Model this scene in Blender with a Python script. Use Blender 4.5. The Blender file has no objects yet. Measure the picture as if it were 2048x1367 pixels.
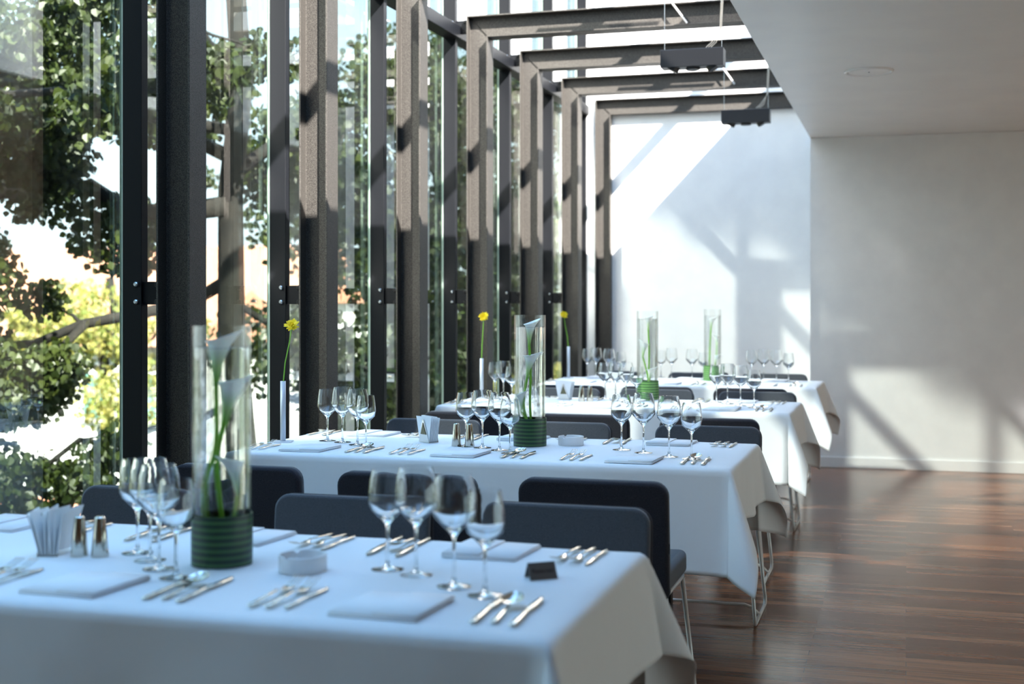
import bpy, math, random
from mathutils import Vector, Matrix, noise
R = math.radians
random.seed(7)
D = bpy.data
C = bpy.context.scene.collection
sc = bpy.context.scene

# ------------------------------------------------------------------ camera
FPX = 2650.0                      # focal length in pixels of the 2048 wide frame
CAMZ = 1.322
_h = math.hypot(788, FPX)
SN, CS = 788 / _h, FPX / _h       # yaw: the glass wall runs along +Y, camera looks 16.6 deg to its left
cam = D.cameras.new('camera'); co = D.objects.new('camera', cam); C.objects.link(co)
co.location = (0, 0, CAMZ); co.rotation_euler = (R(90), 0, math.atan2(SN, CS))
cam.sensor_width = 36; cam.lens = FPX / 2048 * 36; cam.shift_y = -79.5 / 2048
cam.clip_start = 0.05; cam.clip_end = 300
cam.dof.use_dof = True; cam.dof.focus_distance = 5.0; cam.dof.aperture_fstop = 2.8
sc.camera = co

def P(px, py, z):
    """point of the photograph that lies on the level z -> world"""
    d = (CAMZ - z) * FPX / (py - 604); X = (px - 1024) / FPX * d
    return Vector((-SN * d + CS * X, CS * d + SN * X, z))
def PY(px, py, y):
    t = (px - 1024) / FPX; d = y / (CS + t * SN); X = t * d
    return Vector((-SN * d + CS * X, y, CAMZ - (py - 604) * d / FPX))

# ------------------------------------------------------------------ light
sc.view_settings.view_transform = 'Standard'; sc.view_settings.look = 'None'
sc.view_settings.exposure = 0.12; sc.view_settings.gamma = 1.0
sc.view_settings.use_curve_mapping = False
w = D.worlds.new('sky'); sc.world = w; w.use_nodes = True
nt = w.node_tree; nt.nodes.clear()
tc = nt.nodes.new('ShaderNodeTexCoord'); sx = nt.nodes.new('ShaderNodeSeparateXYZ')
rp = nt.nodes.new('ShaderNodeValToRGB'); bg = nt.nodes.new('ShaderNodeBackground'); wo = nt.nodes.new('ShaderNodeOutputWorld')
nt.links.new(tc.outputs['Generated'], sx.inputs[0]); nt.links.new(sx.outputs['Z'], rp.inputs['Fac'])
e = rp.color_ramp.elements
e[0].position = 0.0; e[0].color = (.80, .91, 1.0, 1)
e[1].position = 0.40; e[1].color = (.44, .72, 1.0, 1)
x_ = e.new(0.75); x_.color = (.27, .55, 1.0, 1)
nt.links.new(rp.outputs[0], bg.inputs['Color']); bg.inputs['Strength'].default_value = 3.4
nt.links.new(bg.outputs[0], wo.inputs[0])

def sun(name, d, energy, col, ang):
    l = D.lights.new(name, 'SUN'); l.energy = energy; l.color = col; l.angle = R(ang)
    o = D.objects.new(name, l); C.objects.link(o)
    o.rotation_euler = Vector(d).to_track_quat('-Z', 'Y').to_euler(); o.location = (0, 0, 20)
sun('sun', (-1, .85, -1.05), 48.0, (1.0, .95, .88), .53)
# added second sun, standing in for sunlight reflected by the glass wall
sun('added_reflected_sun', (1, .85, -1.05), 7.6, (1.0, .96, .92), 1.2)

# ------------------------------------------------------------------ materials
def mat(name, col=(.8, .8, .8), rough=.5, metal=0, spec=.5, **k):
    m = D.materials.new(name); m.use_nodes = True
    b = m.node_tree.nodes['Principled BSDF']
    b.inputs['Base Color'].default_value = (*col, 1); b.inputs['Roughness'].default_value = rough
    b.inputs['Metallic'].default_value = metal; b.inputs['Specular IOR Level'].default_value = spec
    for kk, v in k.items(): b.inputs[kk.replace('_', ' ')].default_value = v
    return m
def N(m, t, **kw):
    n = m.node_tree.nodes.new(t)
    for k, v in kw.items(): setattr(n, k, v)
    return n
def L(m, a, b): m.node_tree.links.new(a, b)
def noisy(m, c1, c2, scale=20, bump=0.0, detail=3, coord='Object', stretch=(1, 1, 1)):
    b = m.node_tree.nodes['Principled BSDF']
    t = N(m, 'ShaderNodeTexCoord'); mp = N(m, 'ShaderNodeMapping'); mp.inputs['Scale'].default_value = stretch
    n = N(m, 'ShaderNodeTexNoise'); n.inputs['Scale'].default_value = scale; n.inputs['Detail'].default_value = detail
    L(m, t.outputs[coord], mp.inputs[0]); L(m, mp.outputs[0], n.inputs['Vector'])
    r = N(m, 'ShaderNodeValToRGB'); r.color_ramp.elements[0].position = .35; r.color_ramp.elements[1].position = .65
    r.color_ramp.elements[0].color = (*c1, 1); r.color_ramp.elements[1].color = (*c2, 1)
    L(m, n.outputs[0], r.inputs[0]); L(m, r.outputs[0], b.inputs['Base Color'])
    if bump:
        bm_ = N(m, 'ShaderNodeBump'); bm_.inputs['Strength'].default_value = bump; bm_.inputs['Distance'].default_value = .01
        L(m, n.outputs[0], bm_.inputs['Height']); L(m, bm_.outputs[0], b.inputs['Normal'])
    return m
M = {}
M['wall'] = noisy(mat('white_plaster', rough=.6), (.72, .72, .72), (.76, .76, .755), 6)
M['ceiling'] = noisy(mat('white_satin_ceiling', rough=.3, spec=.5), (.76, .76, .76), (.80, .80, .79), 3)
M['warm_wall'] = noisy(mat('warm_brown_wall', rough=.6), (.34, .21, .13), (.40, .26, .17), 3)
M['steel'] = noisy(mat('graphite_mica_paint', rough=.58, metal=.7, spec=.3), (.034, .031, .029), (.095, .088, .080), 320, .12, 2)
M['mullion'] = mat('dark_powder_coat', (.004, .0045, .006), .5, 0, .15)
M['bolt'] = mat('zinc_bolt', (.7, .72, .74), .25, 1)
M['black_bolt'] = mat('black_bolt', (.02, .02, .02), .35, .6)
M['black'] = mat('matt_black_metal', (.012, .012, .015), .45)
M['cable'] = mat('clear_cable', (.45, .40, .33), .4)
M['chair'] = noisy(mat('charcoal_fabric', rough=.85, spec=.25), (.052, .058, .070), (.075, .082, .096), 400, .15, 2)
M['shell'] = noisy(mat('dark_back_fabric', rough=.85, spec=.2), (.020, .020, .027), (.032, .032, .04), 400, .15, 2)
M['chair'].node_tree.nodes['Principled BSDF'].inputs['Sheen Weight'].default_value = .25
M['tube'] = mat('white_enamel_tube', (.62, .60, .58), .3, .2)
M['chrome'] = mat('polished_steel', (.74, .70, .62), .11, 1)
M['brushed'] = mat('brushed_steel', (.60, .56, .49), .14, 1)
M['ceramic'] = mat('white_porcelain', (.82, .82, .82), .2)
M['paper'] = mat('white_paper', (.85, .85, .85), .8)
M['alu'] = mat('satin_aluminium', (.60, .63, .68), .45, .3)
M['sign'] = mat('smoked_bronze_plate', (.15, .14, .135), .35, .5)
M['sign_text'] = mat('engraved_black', (.006, .006, .006), .6)
M['yellow'] = mat('yellow_petal', (.95, .72, .01), .6, Subsurface_Weight=.1)
M['stem'] = mat('green_stem', (.19, .47, .03), .45)
M['brown_wood'] = mat('dark_table_wood', (.03, .022, .018), .5)
M['tag'] = mat('black_tag', (.01, .01, .01), .5)

M['badge'] = mat('dark_mirror_badge', (.16, .14, .08), .12, 1)
# linen
m = M['cloth'] = mat('white_tablecloth_linen', (.82, .83, .84), .85, 0, .2)
t = N(m, 'ShaderNodeTexCoord'); n = N(m, 'ShaderNodeTexNoise'); n.inputs['Scale'].default_value = 5; n.inputs['Detail'].default_value = 4
bmp = N(m, 'ShaderNodeBump'); bmp.inputs['Strength'].default_value = .25; bmp.inputs['Distance'].default_value = .02
L(m, t.outputs['Object'], n.inputs['Vector']); L(m, n.outputs[0], bmp.inputs['Height'])
L(m, bmp.outputs[0], m.node_tree.nodes['Principled BSDF'].inputs['Normal'])
M['napkin'] = mat('white_napkin_linen', (.84, .84, .85), .85, 0, .2)

# leaf wrap of the vases: horizontal bands
m = M['wrap'] = mat('banded_green_leaf', (.03, .1, .03), .4)
t = N(m, 'ShaderNodeTexCoord'); wv = N(m, 'ShaderNodeTexWave', wave_type='BANDS', bands_direction='Z')
wv.inputs['Scale'].default_value = 21; wv.inputs['Distortion'].default_value = .5; wv.inputs['Detail'].default_value = 2; wv.inputs['Detail Scale'].default_value = .6
r = N(m, 'ShaderNodeValToRGB'); r.color_ramp.elements[0].color = (.007, .028, .012, 1); r.color_ramp.elements[1].color = (.042, .115, .032, 1)
r.color_ramp.elements[0].position = .3; r.color_ramp.elements[1].position = .85
L(m, t.outputs['Object'], wv.inputs['Vector']); L(m, wv.outputs[0], r.inputs[0]); L(m, r.outputs[0], m.node_tree.nodes['Principled BSDF'].inputs['Base Color'])

# calla spathe: white lip, green throat (by local height)
m = M['calla'] = mat('calla_spathe', (.85, .88, .80), .45, Subsurface_Weight=.15)
t = N(m, 'ShaderNodeTexCoord'); s_ = N(m, 'ShaderNodeSeparateXYZ'); mr = N(m, 'ShaderNodeMapRange')
mr.inputs['From Min'].default_value = -.095; mr.inputs['From Max'].default_value = -.02
r = N(m, 'ShaderNodeValToRGB'); r.color_ramp.elements[0].color = (.18, .46, .02, 1); r.color_ramp.elements[1].color = (.92, .95, .90, 1); _q = r.color_ramp.elements.new(.45); _q.color = (.52, .72, .28, 1)
L(m, t.outputs['Object'], s_.inputs[0]); L(m, s_.outputs['Z'], mr.inputs[0]); L(m, mr.outputs[0], r.inputs[0])
L(m, r.outputs[0], m.node_tree.nodes['Principled BSDF'].inputs['Base Color'])

def glass_mat(name, ior, col=(1, 1, 1)):
    m = D.materials.new(name); m.use_nodes = True; m.node_tree.nodes.clear()
    o = N(m, 'ShaderNodeOutputMaterial'); g = N(m, 'ShaderNodeBsdfGlass')
    g.inputs['IOR'].default_value = ior; g.inputs['Roughness'].default_value = 0; g.inputs['Color'].default_value = (*col, 1)
    L(m, g.outputs[0], o.inputs[0]); return m
M['crystal'] = glass_mat('clear_crystal', 1.48, (.985, .99, .99))
M['water'] = glass_mat('clear_water', 1.33, (1, 1, 1))
def half_clear(m, f_):
    o = [n for n in m.node_tree.nodes if n.type == 'OUTPUT_MATERIAL'][0]; g = [n for n in m.node_tree.nodes if n.type == 'BSDF_GLASS'][0]
    tr = N(m, 'ShaderNodeBsdfTransparent'); mx = N(m, 'ShaderNodeMixShader'); mx.inputs[0].default_value = f_
    L(m, g.outputs[0], mx.inputs[1]); L(m, tr.outputs[0], mx.inputs[2]); L(m, mx.outputs[0], o.inputs[0])
half_clear(M['water'], .5)

# architectural pane: transparent with angle dependent mirror, works the same for every ray
def pane_mat(name, base, gain, tint):
    m = D.materials.new(name); m.use_nodes = True; m.node_tree.nodes.clear()
    o = N(m, 'ShaderNodeOutputMaterial'); tr = N(m, 'ShaderNodeBsdfTransparent'); gl = N(m, 'ShaderNodeBsdfGlossy')
    gl.inputs['Roughness'].default_value = 0; tr.inputs['Color'].default_value = (*tint, 1)
    lw = N(m, 'ShaderNodeLayerWeight'); lw.inputs['Blend'].default_value = .5
    pw = N(m, 'ShaderNodeMath', operation='POWER'); pw.inputs[1].default_value = 2.2
    ml = N(m, 'ShaderNodeMath', operation='MULTIPLY_ADD'); ml.inputs[1].default_value = gain; ml.inputs[2].default_value = base
    mx = N(m, 'ShaderNodeMixShader')
    L(m, lw.outputs['Facing'], pw.inputs[0]); L(m, pw.outputs[0], ml.inputs[0]); L(m, ml.outputs[0], mx.inputs[0])
    L(m, tr.outputs[0], mx.inputs[1]); L(m, gl.outputs[0], mx.inputs[2]); L(m, mx.outputs[0], o.inputs[0]); return m
M['pane'] = pane_mat('facade_glass', .07, .78, (.84, .88, .84))
M['vase_glass'] = pane_mat('thin_vase_glass', .02, .38, (.99, .995, .99))
M['pane_edge'] = mat('green_glass_edge', (.42, .52, .46), .12, 0, .8)

# floor planks running across the room (along X)
m = M['floor'] = mat('polished_hardwood_planks', rough=.2, spec=.38)
b = m.node_tree.nodes['Principled BSDF']
t = N(m, 'ShaderNodeTexCoord')
br = N(m, 'ShaderNodeTexBrick'); br.offset = .37; br.offset_frequency = 2
br.inputs['Scale'].default_value = 1; br.inputs['Brick Width'].default_value = .95; br.inputs['Row Height'].default_value = .062
br.inputs['Mortar Size'].default_value = .0009; br.inputs['Mortar Smooth'].default_value = .1; br.inputs['Bias'].default_value = 0
br.inputs['Color1'].default_value = (0, 0, 0, 1); br.inputs['Color2'].default_value = (1, 1, 1, 1); br.inputs['Mortar'].default_value = (.0, .0, .0, 1)
L(m, t.outputs['Object'], br.inputs['Vector'])
mp = N(m, 'ShaderNodeMapping'); mp.inputs['Scale'].default_value = (2, 40, 1); L(m, t.outputs['Object'], mp.inputs[0])
n = N(m, 'ShaderNodeTexNoise'); n.inputs['Scale'].default_value = 1.6; n.inputs['Detail'].default_value = 6; L(m, mp.outputs[0], n.inputs['Vector'])
r = N(m, 'ShaderNodeValToRGB'); el = r.color_ramp.elements
el[0].position = 0; el[0].color = (.16, .062, .032, 1); el[1].position = 1; el[1].color = (.37, .175, .092, 1)
q = el.new(.5); q.color = (.26, .108, .055, 1)
L(m, br.outputs['Color'], r.inputs[0])
mx = N(m, 'ShaderNodeMix', data_type='RGBA', blend_type='MULTIPLY'); mx.inputs[0].default_value = 1
r2 = N(m, 'ShaderNodeValToRGB'); r2.color_ramp.elements[0].position = .3; r2.color_ramp.elements[0].color = (.62, .58, .55, 1); r2.color_ramp.elements[1].position = .7; r2.color_ramp.elements[1].color = (1.1, 1.05, 1, 1)
L(m, n.outputs[0], r2.inputs[0]); L(m, r.outputs[0], mx.inputs[6]); L(m, r2.outputs[0], mx.inputs[7]); L(m, mx.outputs[2], b.inputs['Base Color'])
ma = N(m, 'ShaderNodeMath', operation='MULTIPLY_ADD'); ma.inputs[1].default_value = .12; ma.inputs[2].default_value = .15
L(m, n.outputs[0], ma.inputs[0]); L(m, ma.outputs[0], b.inputs['Roughness'])
bmp = N(m, 'ShaderNodeBump'); bmp.inputs['Strength'].default_value = .12; bmp.inputs['Distance'].default_value = .002
inv = N(m, 'ShaderNodeMath', operation='SUBTRACT'); inv.inputs[0].default_value = 1; L(m, br.outputs['Fac'], inv.inputs[1])
L(m, inv.outputs[0], bmp.inputs['Height']); L(m, bmp.outputs[0], b.inputs['Normal'])

def leaf_mat(name, c1, c2, trans):
    m = D.materials.new(name); m.use_nodes = True; m.node_tree.nodes.clear()
    o = N(m, 'ShaderNodeOutputMaterial'); d = N(m, 'ShaderNodeBsdfPrincipled'); d.inputs['Roughness'].default_value = .45
    tl = N(m, 'ShaderNodeBsdfTranslucent'); mx = N(m, 'ShaderNodeMixShader'); mx.inputs[0].default_value = trans
    g = N(m, 'ShaderNodeNewGeometry'); r = N(m, 'ShaderNodeValToRGB')
    r.color_ramp.elements[0].color = (*c1, 1); r.color_ramp.elements[1].color = (*c2, 1)
    L(m, g.outputs['Random Per Island'], r.inputs[0]); L(m, r.outputs[0], d.inputs['Base Color'])
    h = N(m, 'ShaderNodeMix', data_type='RGBA', blend_type='MULTIPLY'); h.inputs[0].default_value = 1; h.inputs[7].default_value = (1.3, 1.3, .5, 1)
    L(m, r.outputs[0], h.inputs[6]); L(m, h.outputs[2], tl.inputs['Color'])
    L(m, d.outputs[0], mx.inputs[1]); L(m, tl.outputs[0], mx.inputs[2]); L(m, mx.outputs[0], o.inputs[0]); return m
M['leaf'] = leaf_mat('linden_leaf', (.010, .020, .003), (.045, .060, .010), .28)
M['leaf_pale'] = leaf_mat('pale_yellow_leaf', (.16, .20, .05), (.42, .36, .12), .4)
M['leaf_bush'] = leaf_mat('bush_leaf', (.035, .075, .015), (.14, .19, .04), .35)
M['bark'] = noisy(mat('dark_bark', rough=.9), (.004, .003, .0025), (.012, .009, .007), 14, .5)
M['render'] = noisy(mat('white_house_render', rough=.8), (.62, .62, .60), (.72, .71, .69), 2)
M['roof'] = noisy(mat('terracotta_tiles', rough=.8), (.36, .15, .09), (.48, .24, .15), 18)
M['teal'] = mat('turquoise_shutter', (.10, .30, .30), .4)
M['ground'] = noisy(mat('garden_ground', rough=.95), (.03, .05, .015), (.075, .075, .035), 1.5)
M['stone'] = noisy(mat('pale_concrete', rough=.8), (.35, .34, .32), (.45, .44, .41), 4)

# ------------------------------------------------------------------ mesh builder
class MB:
    def __init__(s): s.v = []; s.f = []
    def add(s, vs, fs):
        o = len(s.v); s.v += [tuple(v) for v in vs]; s.f += [tuple(i + o for i in f) for f in fs]; return s
    def box(s, x0, x1, y0, y1, z0, z1, mtx=None):
        vs = [Vector((x, y, z)) for z in (z0, z1) for y in (y0, y1) for x in (x0, x1)]
        if mtx: vs = [mtx @ v for v in vs]
        return s.add(vs, [(0, 2, 3, 1), (4, 5, 7, 6), (0, 1, 5, 4), (2, 6, 7, 3), (0, 4, 6, 2), (1, 3, 7, 5)])
    def tube(s, pts, r, n=8, caps=True):
        pts = [Vector(p) for p in pts]; rs = r if isinstance(r, (list, tuple)) else [r] * len(pts)
        vs = []; fs = []; up = None
        for i, p in enumerate(pts):
            a = pts[max(i - 1, 0)]; b = pts[min(i + 1, len(pts) - 1)]; t = (b - a).normalized()
            if up is None: up = Vector((0, 0, 1)) if abs(t.z) < .9 else Vector((1, 0, 0))
            u = (up - t * up.dot(t)).normalized(); up = u; q = t.cross(u)
            for k in range(n):
                a_ = 2 * math.pi * k / n; vs.append(p + (u * math.cos(a_) + q * math.sin(a_)) * rs[i])
        for i in range(len(pts) - 1):
            for k in range(n):
                k2 = (k + 1) % n; fs.append((i * n + k, i * n + k2, (i + 1) * n + k2, (i + 1) * n + k))
        if caps: fs.append(tuple(range(n))[::-1]); fs.append(tuple((len(pts) - 1) * n + k for k in range(n)))
        return s.add(vs, fs)
    def lathe(s, prof, n=32, c=(0, 0, 0), mtx=None):
        """closed profile: first and last point may sit on the axis (r = 0)"""
        vs = []; fs = []; idx = []
        for r, z in prof:
            if r < 1e-6:
                idx.append([len(vs)]); vs.append(Vector((c[0], c[1], c[2] + z)))
            else:
                idx.append(list(range(len(vs), len(vs) + n)))
                for k in range(n):
                    a = 2 * math.pi * k / n; vs.append(Vector((c[0] + r * math.cos(a), c[1] + r * math.sin(a), c[2] + z)))
        for A, B in zip(idx, idx[1:]):
            for k in range(n):
                k2 = (k + 1) % n
                if len(A) == 1 and len(B) > 1: fs.append((A[0], B[k2], B[k]))
                elif len(B) == 1 and len(A) > 1: fs.append((A[k], A[k2], B[0]))
                elif len(A) > 1: fs.append((A[k], A[k2], B[k2], B[k]))
        if mtx: vs = [mtx @ v for v in vs]
        return s.add(vs, fs)
    def prism(s, poly, z0, z1, mtx=None):
        n = len(poly); vs = [Vector((x, y, z0)) for x, y in poly] + [Vector((x, y, z1)) for x, y in poly]
        if mtx: vs = [mtx @ v for v in vs]
        return s.add(vs, [tuple(range(n))[::-1], tuple(range(n, 2 * n))] + [(i, (i + 1) % n, (i + 1) % n + n, i + n) for i in range(n)])
    def grid(s, nu, nv, fn):
        vs = [fn(i / (nu - 1), j / (nv - 1)) for j in range(nv) for i in range(nu)]
        return s.add(vs, [(j * nu + i, j * nu + i + 1, (j + 1) * nu + i + 1, (j + 1) * nu + i) for j in range(nv - 1) for i in range(nu - 1)])
    def build(s, name, m, parent=None, smooth=False, bevel=0, loc=None, rz=0, seg=2, sub=0, solid=0, sharp=0):
        me = D.meshes.new(name); me.from_pydata(s.v, [], s.f); me.materials.append(M[m] if isinstance(m, str) else m)
        me.validate(); me.update()
        if smooth or bevel or sub or sharp: me.polygons.foreach_set('use_smooth', [True] * len(me.polygons))
        if sharp: me.set_sharp_from_angle(angle=R(sharp))
        o = D.objects.new(name, me); C.objects.link(o)
        if parent: o.parent = parent
        if loc is not None: o.location = loc
        o.rotation_euler.z = rz
        if solid: q = o.modifiers.new('t', 'SOLIDIFY'); q.thickness = solid; q.offset = -1
        if bevel:
            q = o.modifiers.new('b', 'BEVEL'); q.width = bevel; q.segments = seg; q.limit_method = 'ANGLE'; q.angle_limit = R(40)
            q.harden_normals = True
        if sub: q = o.modifiers.new('s', 'SUBSURF'); q.levels = sub; q.render_levels = sub
        return o
def tag(o, label=None, cat=None, group=None, kind=None):
    if label: o['label'] = label
    if cat: o['category'] = cat
    if group: o['group'] = group
    if kind: o['kind'] = kind
    return o
def empty(name, loc, rz=0, label=None, cat=None, group=None):
    o = D.objects.new(name, None); C.objects.link(o); o.location = loc; o.rotation_euler.z = rz; o.empty_display_size = .05
    return tag(o, label, cat, group)
def copy_tree(o, parent=None, top=True):
    c = o.copy(); C.objects.link(c)
    if parent: c.parent = parent
    for ch in [x for x in list(o.children)]: copy_tree(ch, c, False)
    return c
def struct(o): o['kind'] = 'structure'; return o

# ------------------------------------------------------------------ the building
SOFX = -.739            # edge of the low ceiling
CEIL = 2 * CAMZ
WALLY = 10.92           # plastered wall below the low ceiling
DEEPY = 11.612           # white wall that closes the glazed bay, set further back
GX = -2.845             # plane of the glass
BX = -2.767             # plane of the mullion bolts
SP = 1.2025; Y1 = 4.383
PARZ = 3.62             # top of the flat roof
RX = 5.2; BACKY = -3.0
GTOP = 4.15
struct(MB().box(GX - .25, RX, BACKY, DEEPY + .1, -.12, 0).build('floor', 'floor'))
struct(MB().box(SOFX, RX + .1, BACKY, WALLY + .6, CEIL, PARZ).build('ceiling', 'ceiling'))
struct(MB().box(SOFX - .001, RX + .1, WALLY, DEEPY + .2, 0, CEIL - .001).build('wall_far_right', 'wall'))
struct(MB().box(GX + .02, SOFX + .05, DEEPY, DEEPY + .2, 0, 6.0).build('wall_far_left', 'wall'))
struct(MB().box(RX, RX + .12, BACKY, WALLY, 1.35, CEIL).box(RX, RX + .12, BACKY, .5, 0, 1.35).box(RX, RX + .12, 9.0, WALLY, 0, 1.35).build('wall_right', 'warm_wall'))
struct(MB().box(RX + .05, RX + .07, .5, 9.0, 0, 1.35).build('window_30', 'pane'))  # unseen window added so sun on the floor brightens the room
struct(MB().box(GX - .2, RX, BACKY - .15, BACKY, 0, PARZ).build('wall_back', 'warm_wall'))
# white return in the last corner, between the last mullion and the last frame
struct(MB().box(GX + .105, BX + .106, DEEPY - .05, DEEPY, 0, 6.0).build('wall_corner', 'wall'))
struct(MB().box(SOFX, RX, WALLY - .014, WALLY, 0, .085).build('baseboard_far', 'wall', bevel=.003))
struct(MB().box(GX - .05, GX + .06, BACKY, DEEPY - .02, 0, .10).build('trim_1', 'mullion', bevel=.004))
struct(MB().box(GX - .25, GX - .1, BACKY, DEEPY + 8, -3.0, -.02).build('wall_outer_plinth', 'stone'))

struct(MB().box(GX - .3, SOFX - .001, BACKY, .9, 3.30, 3.62).build('bay_light_blocker', 'wall'))  # unseen roof piece added to darken the front of the nearest cloth
struct(MB().box(GX - .3, GX - .05, BACKY, .2, 0, 3.3).build('side_light_blocker', 'warm_wall'))  # unseen solid piece added to cut side light behind the viewer
# panes, mullions, brackets, steel frames
YS = [Y1 + SP * i for i in range(-2, 7)]
def hsec(w_, b_, tf=.009, tw=.008):
    """H section outline in (radial, y)"""
    h = b_ / 2
    return [(0, -h), (tf, -h), (tf, -tw / 2), (w_ - tf, -tw / 2), (w_ - tf, -h), (w_, -h), (w_, h), (w_ - tf, h), (w_ - tf, tw / 2), (tf, tw / 2), (tf, h), (0, h)]
FZ = 3.127; CX0 = BX + .108; CW = .140; CB = .122
frame_words = ['out of the picture', 'beside the left edge', 'nearest', 'second', 'third', 'fourth', 'fifth', 'sixth', 'last']
for i, y in enumerate(YS):
    # mullion with transom level and glass edge bars
    if i >= 2 - 1:
        nm = frame_words[i]
        mu = empty('mullion', (GX, y - (.035 if i == 8 else 0), 0), 0, None, None)
        lab = {1: 'dark vertical glazing post left of the picture edge'}.get(i, 'slim dark vertical glazing post of the glass wall, ' + {1: 'x', 2: 'nearest the camera', 3: 'second from the camera', 4: 'third from the camera', 5: 'fourth from the camera', 6: 'fifth from the camera', 7: 'sixth from the camera', 8: 'farthest, in the corner'}[i])
        tag(mu, lab, 'window post', 'glazing posts of the glass wall')
        MB().box(.019, .100, -.022, .022, 0, GTOP).box(.016, .020, -.012, .012, 0, GTOP).build('post', 'mullion', mu, bevel=.002)
        MB().box(.003, .0165, -.016, -.004, 0, GTOP).build('glass_edge', 'pane_edge', mu)
        # brackets at mid height and at frame height
        for z in (CAMZ + .001 + .033, FZ - .06) if i < 8 else ():
            hz = .043
            p = MB().box(.099 - .002, CX0 - GX + .004, -.010, .002, z - hz, z + hz).build('bracket', 'mullion', mu, bevel=.002)
            for dz in (-.033, .033):
                mt = Matrix.Translation((BX - GX, -.022, z + dz)) @ Matrix.Rotation(R(90), 4, 'X')
                MB().lathe([(0, .010), (.006, .010), (.0095, .006), (.0115, 0), (0, 0)], 12, mtx=mt).build('bolt', 'bolt', p, smooth=False)
                mt = Matrix.Translation((CX0 - GX - .022, -.010, z + dz)) @ Matrix.Rotation(R(90), 4, 'X')
                MB().lathe([(0, .014), (.009, .014), (.012, .008), (.012, 0), (0, 0)], 8, mtx=mt).build('bolt', 'black_bolt', p, smooth=False)
        # steel portal frame
        fr = empty('portal_frame', (CX0, y, 0), 0, 'grey steel H-section portal frame, ' + {1: 'left of the picture edge', 2: 'its broad column nearest the camera', 3: 'second column from the camera', 4: 'third column from the camera', 5: 'first whose roof beam is seen', 6: 'second whose roof beam is seen', 7: 'third whose roof beam is seen', 8: 'closest to the white end wall'}[i], 'steel frame', 'steel portal frames')
        sec = hsec(CW, CB)
        vs = []; nn = len(sec)
        for (a, b_) in sec: vs.append((a, b_, 0))
        for (a, b_) in sec: vs.append((a, b_, FZ - a))
        MB().add(vs, [tuple(range(nn))[::-1], tuple(range(nn, 2 * nn))] + [(k, (k + 1) % nn, (k + 1) % nn + nn, k + nn) for k in range(nn)]).build('column', 'steel', fr, bevel=.0015, seg=1)
        xe = SOFX - CX0 + .002
        vs = [(a, b_, FZ - a) for a, b_ in sec] + [(xe, b_, FZ - a) for a, b_ in sec]
        MB().add(vs, [tuple(range(nn)), tuple(range(nn, 2 * nn))[::-1]] + [(k, k + nn, (k + 1) % nn + nn, (k + 1) % nn) for k in range(nn)]).build('beam', 'steel', fr, bevel=.0015, seg=1)
        MB().add([(.003, -.006, FZ - .003), (.006, -.010, FZ - .006), (CW, -.006, FZ - CW), (CW - .006, -.010, FZ - CW + .006), (.003, .0, FZ - .003), (CW, .0, FZ - CW)], [(0, 2, 3, 1), (0, 1, 4), (1, 3, 5, 4), (2, 5, 3)]).build('mitre_weld', 'steel', fr)
        if i in (5, 7):
            a_, b2 = (PY(1335, -6, y - .06), PY(1374, 46, y - .06)) if i == 5 else (PY(1446, 136, y - .06), PY(1469, 168, y - .06))
            o_ = Vector((CX0, y, 0)); dd = (a_ - b2).normalized()
            MB().tube([b2 - o_, b2 - o_ + dd * .55], .006, 8).build('tie_rod', 'tube', fr)
        MB().box(-.03, CW + .03, -CB / 2 - .02, CB / 2 + .02, 0, .012).build('base_plate', 'steel', fr)
# transom along the glass at frame height
struct(MB().box(GX + .03, GX + .13, YS[0], DEEPY - .02, FZ - .13, FZ - .05).build('trim_2', 'mullion', bevel=.003))
# glass panes
for i, y in enumerate([YS[0] - SP, YS[0] - 2 * SP, YS[0] - 3 * SP] + YS):
    y0, y1 = y + .016, y + SP - .016
    if y > 11: continue
    struct(MB().box(GX - .012, GX + .012, y0, y1, .0, GTOP).build('window_%d' % (i + 1), 'pane'))
# glazed roof over the bay: purlins and panes
for k, (x, z, s) in enumerate([(-1.135, 3.80, .075), (-2.79, GTOP + .03, .08)]):
    struct(MB().box(x - s / 2, x + s / 2, 1.2 if k == 0 else BACKY, DEEPY, z - s / 2, z + s / 2).build('trim_%d' % (k + 3), 'mullion', bevel=.003))

# spot light boxes hanging on wires
def light_box(x, y, label):
    t = empty('spotlight_box', (x, y, 2.630), 0, label, 'ceiling light', 'hanging spotlight boxes')
    MB().box(-.175, .175, -.055, .055, .0, .098).build('housing', 'black', t, bevel=.003)
    for k, a in enumerate((-.115, 0, .115)):
        mt = Matrix.Translation((a, 0, .004)) @ Matrix.Rotation(R(28 - 30 * k), 4, 'Y')
        MB().lathe([(0, -.016), (.036, -.016), (.039, -.012), (.039, .03), (0, .03)], 18, mtx=mt).build('spot', 'black', t)
    for a in (-.160, .160):
        MB().tube([(a, 0, .11), (a, 0, PARZ + .15 - 2.615)], .0014, 5).build('wire', 'bolt', t)
    for q in (0, .014, .028):
        MB().tube([(.10 - q, 0, .11), (.13 - q, 0, .135), (.150 + q * .3, .0, .21), (.158 + q * .4, 0, .4), (.150 - q * .5, 0, .7), (.155, 0, PARZ + .1 - 2.615)], .0022, 5).build('cable', 'cable', t)
light_box(PY(1386, 115, 7.38).x, 7.38, 'black hanging spotlight box above the third table, the nearer one')
light_box(PY(1492, 230, 9.79).x, 9.79, 'black hanging spotlight box farther off, in front of the last beam')
struct(MB().box(-1.5, SOFX, 7.375, 7.39, PARZ + .135, PARZ + .15).build('trim_6', 'mullion'))
struct(MB().box(-1.5, SOFX, 9.785, 9.80, PARZ + .135, PARZ + .15).build('trim_7', 'mullion'))

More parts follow.
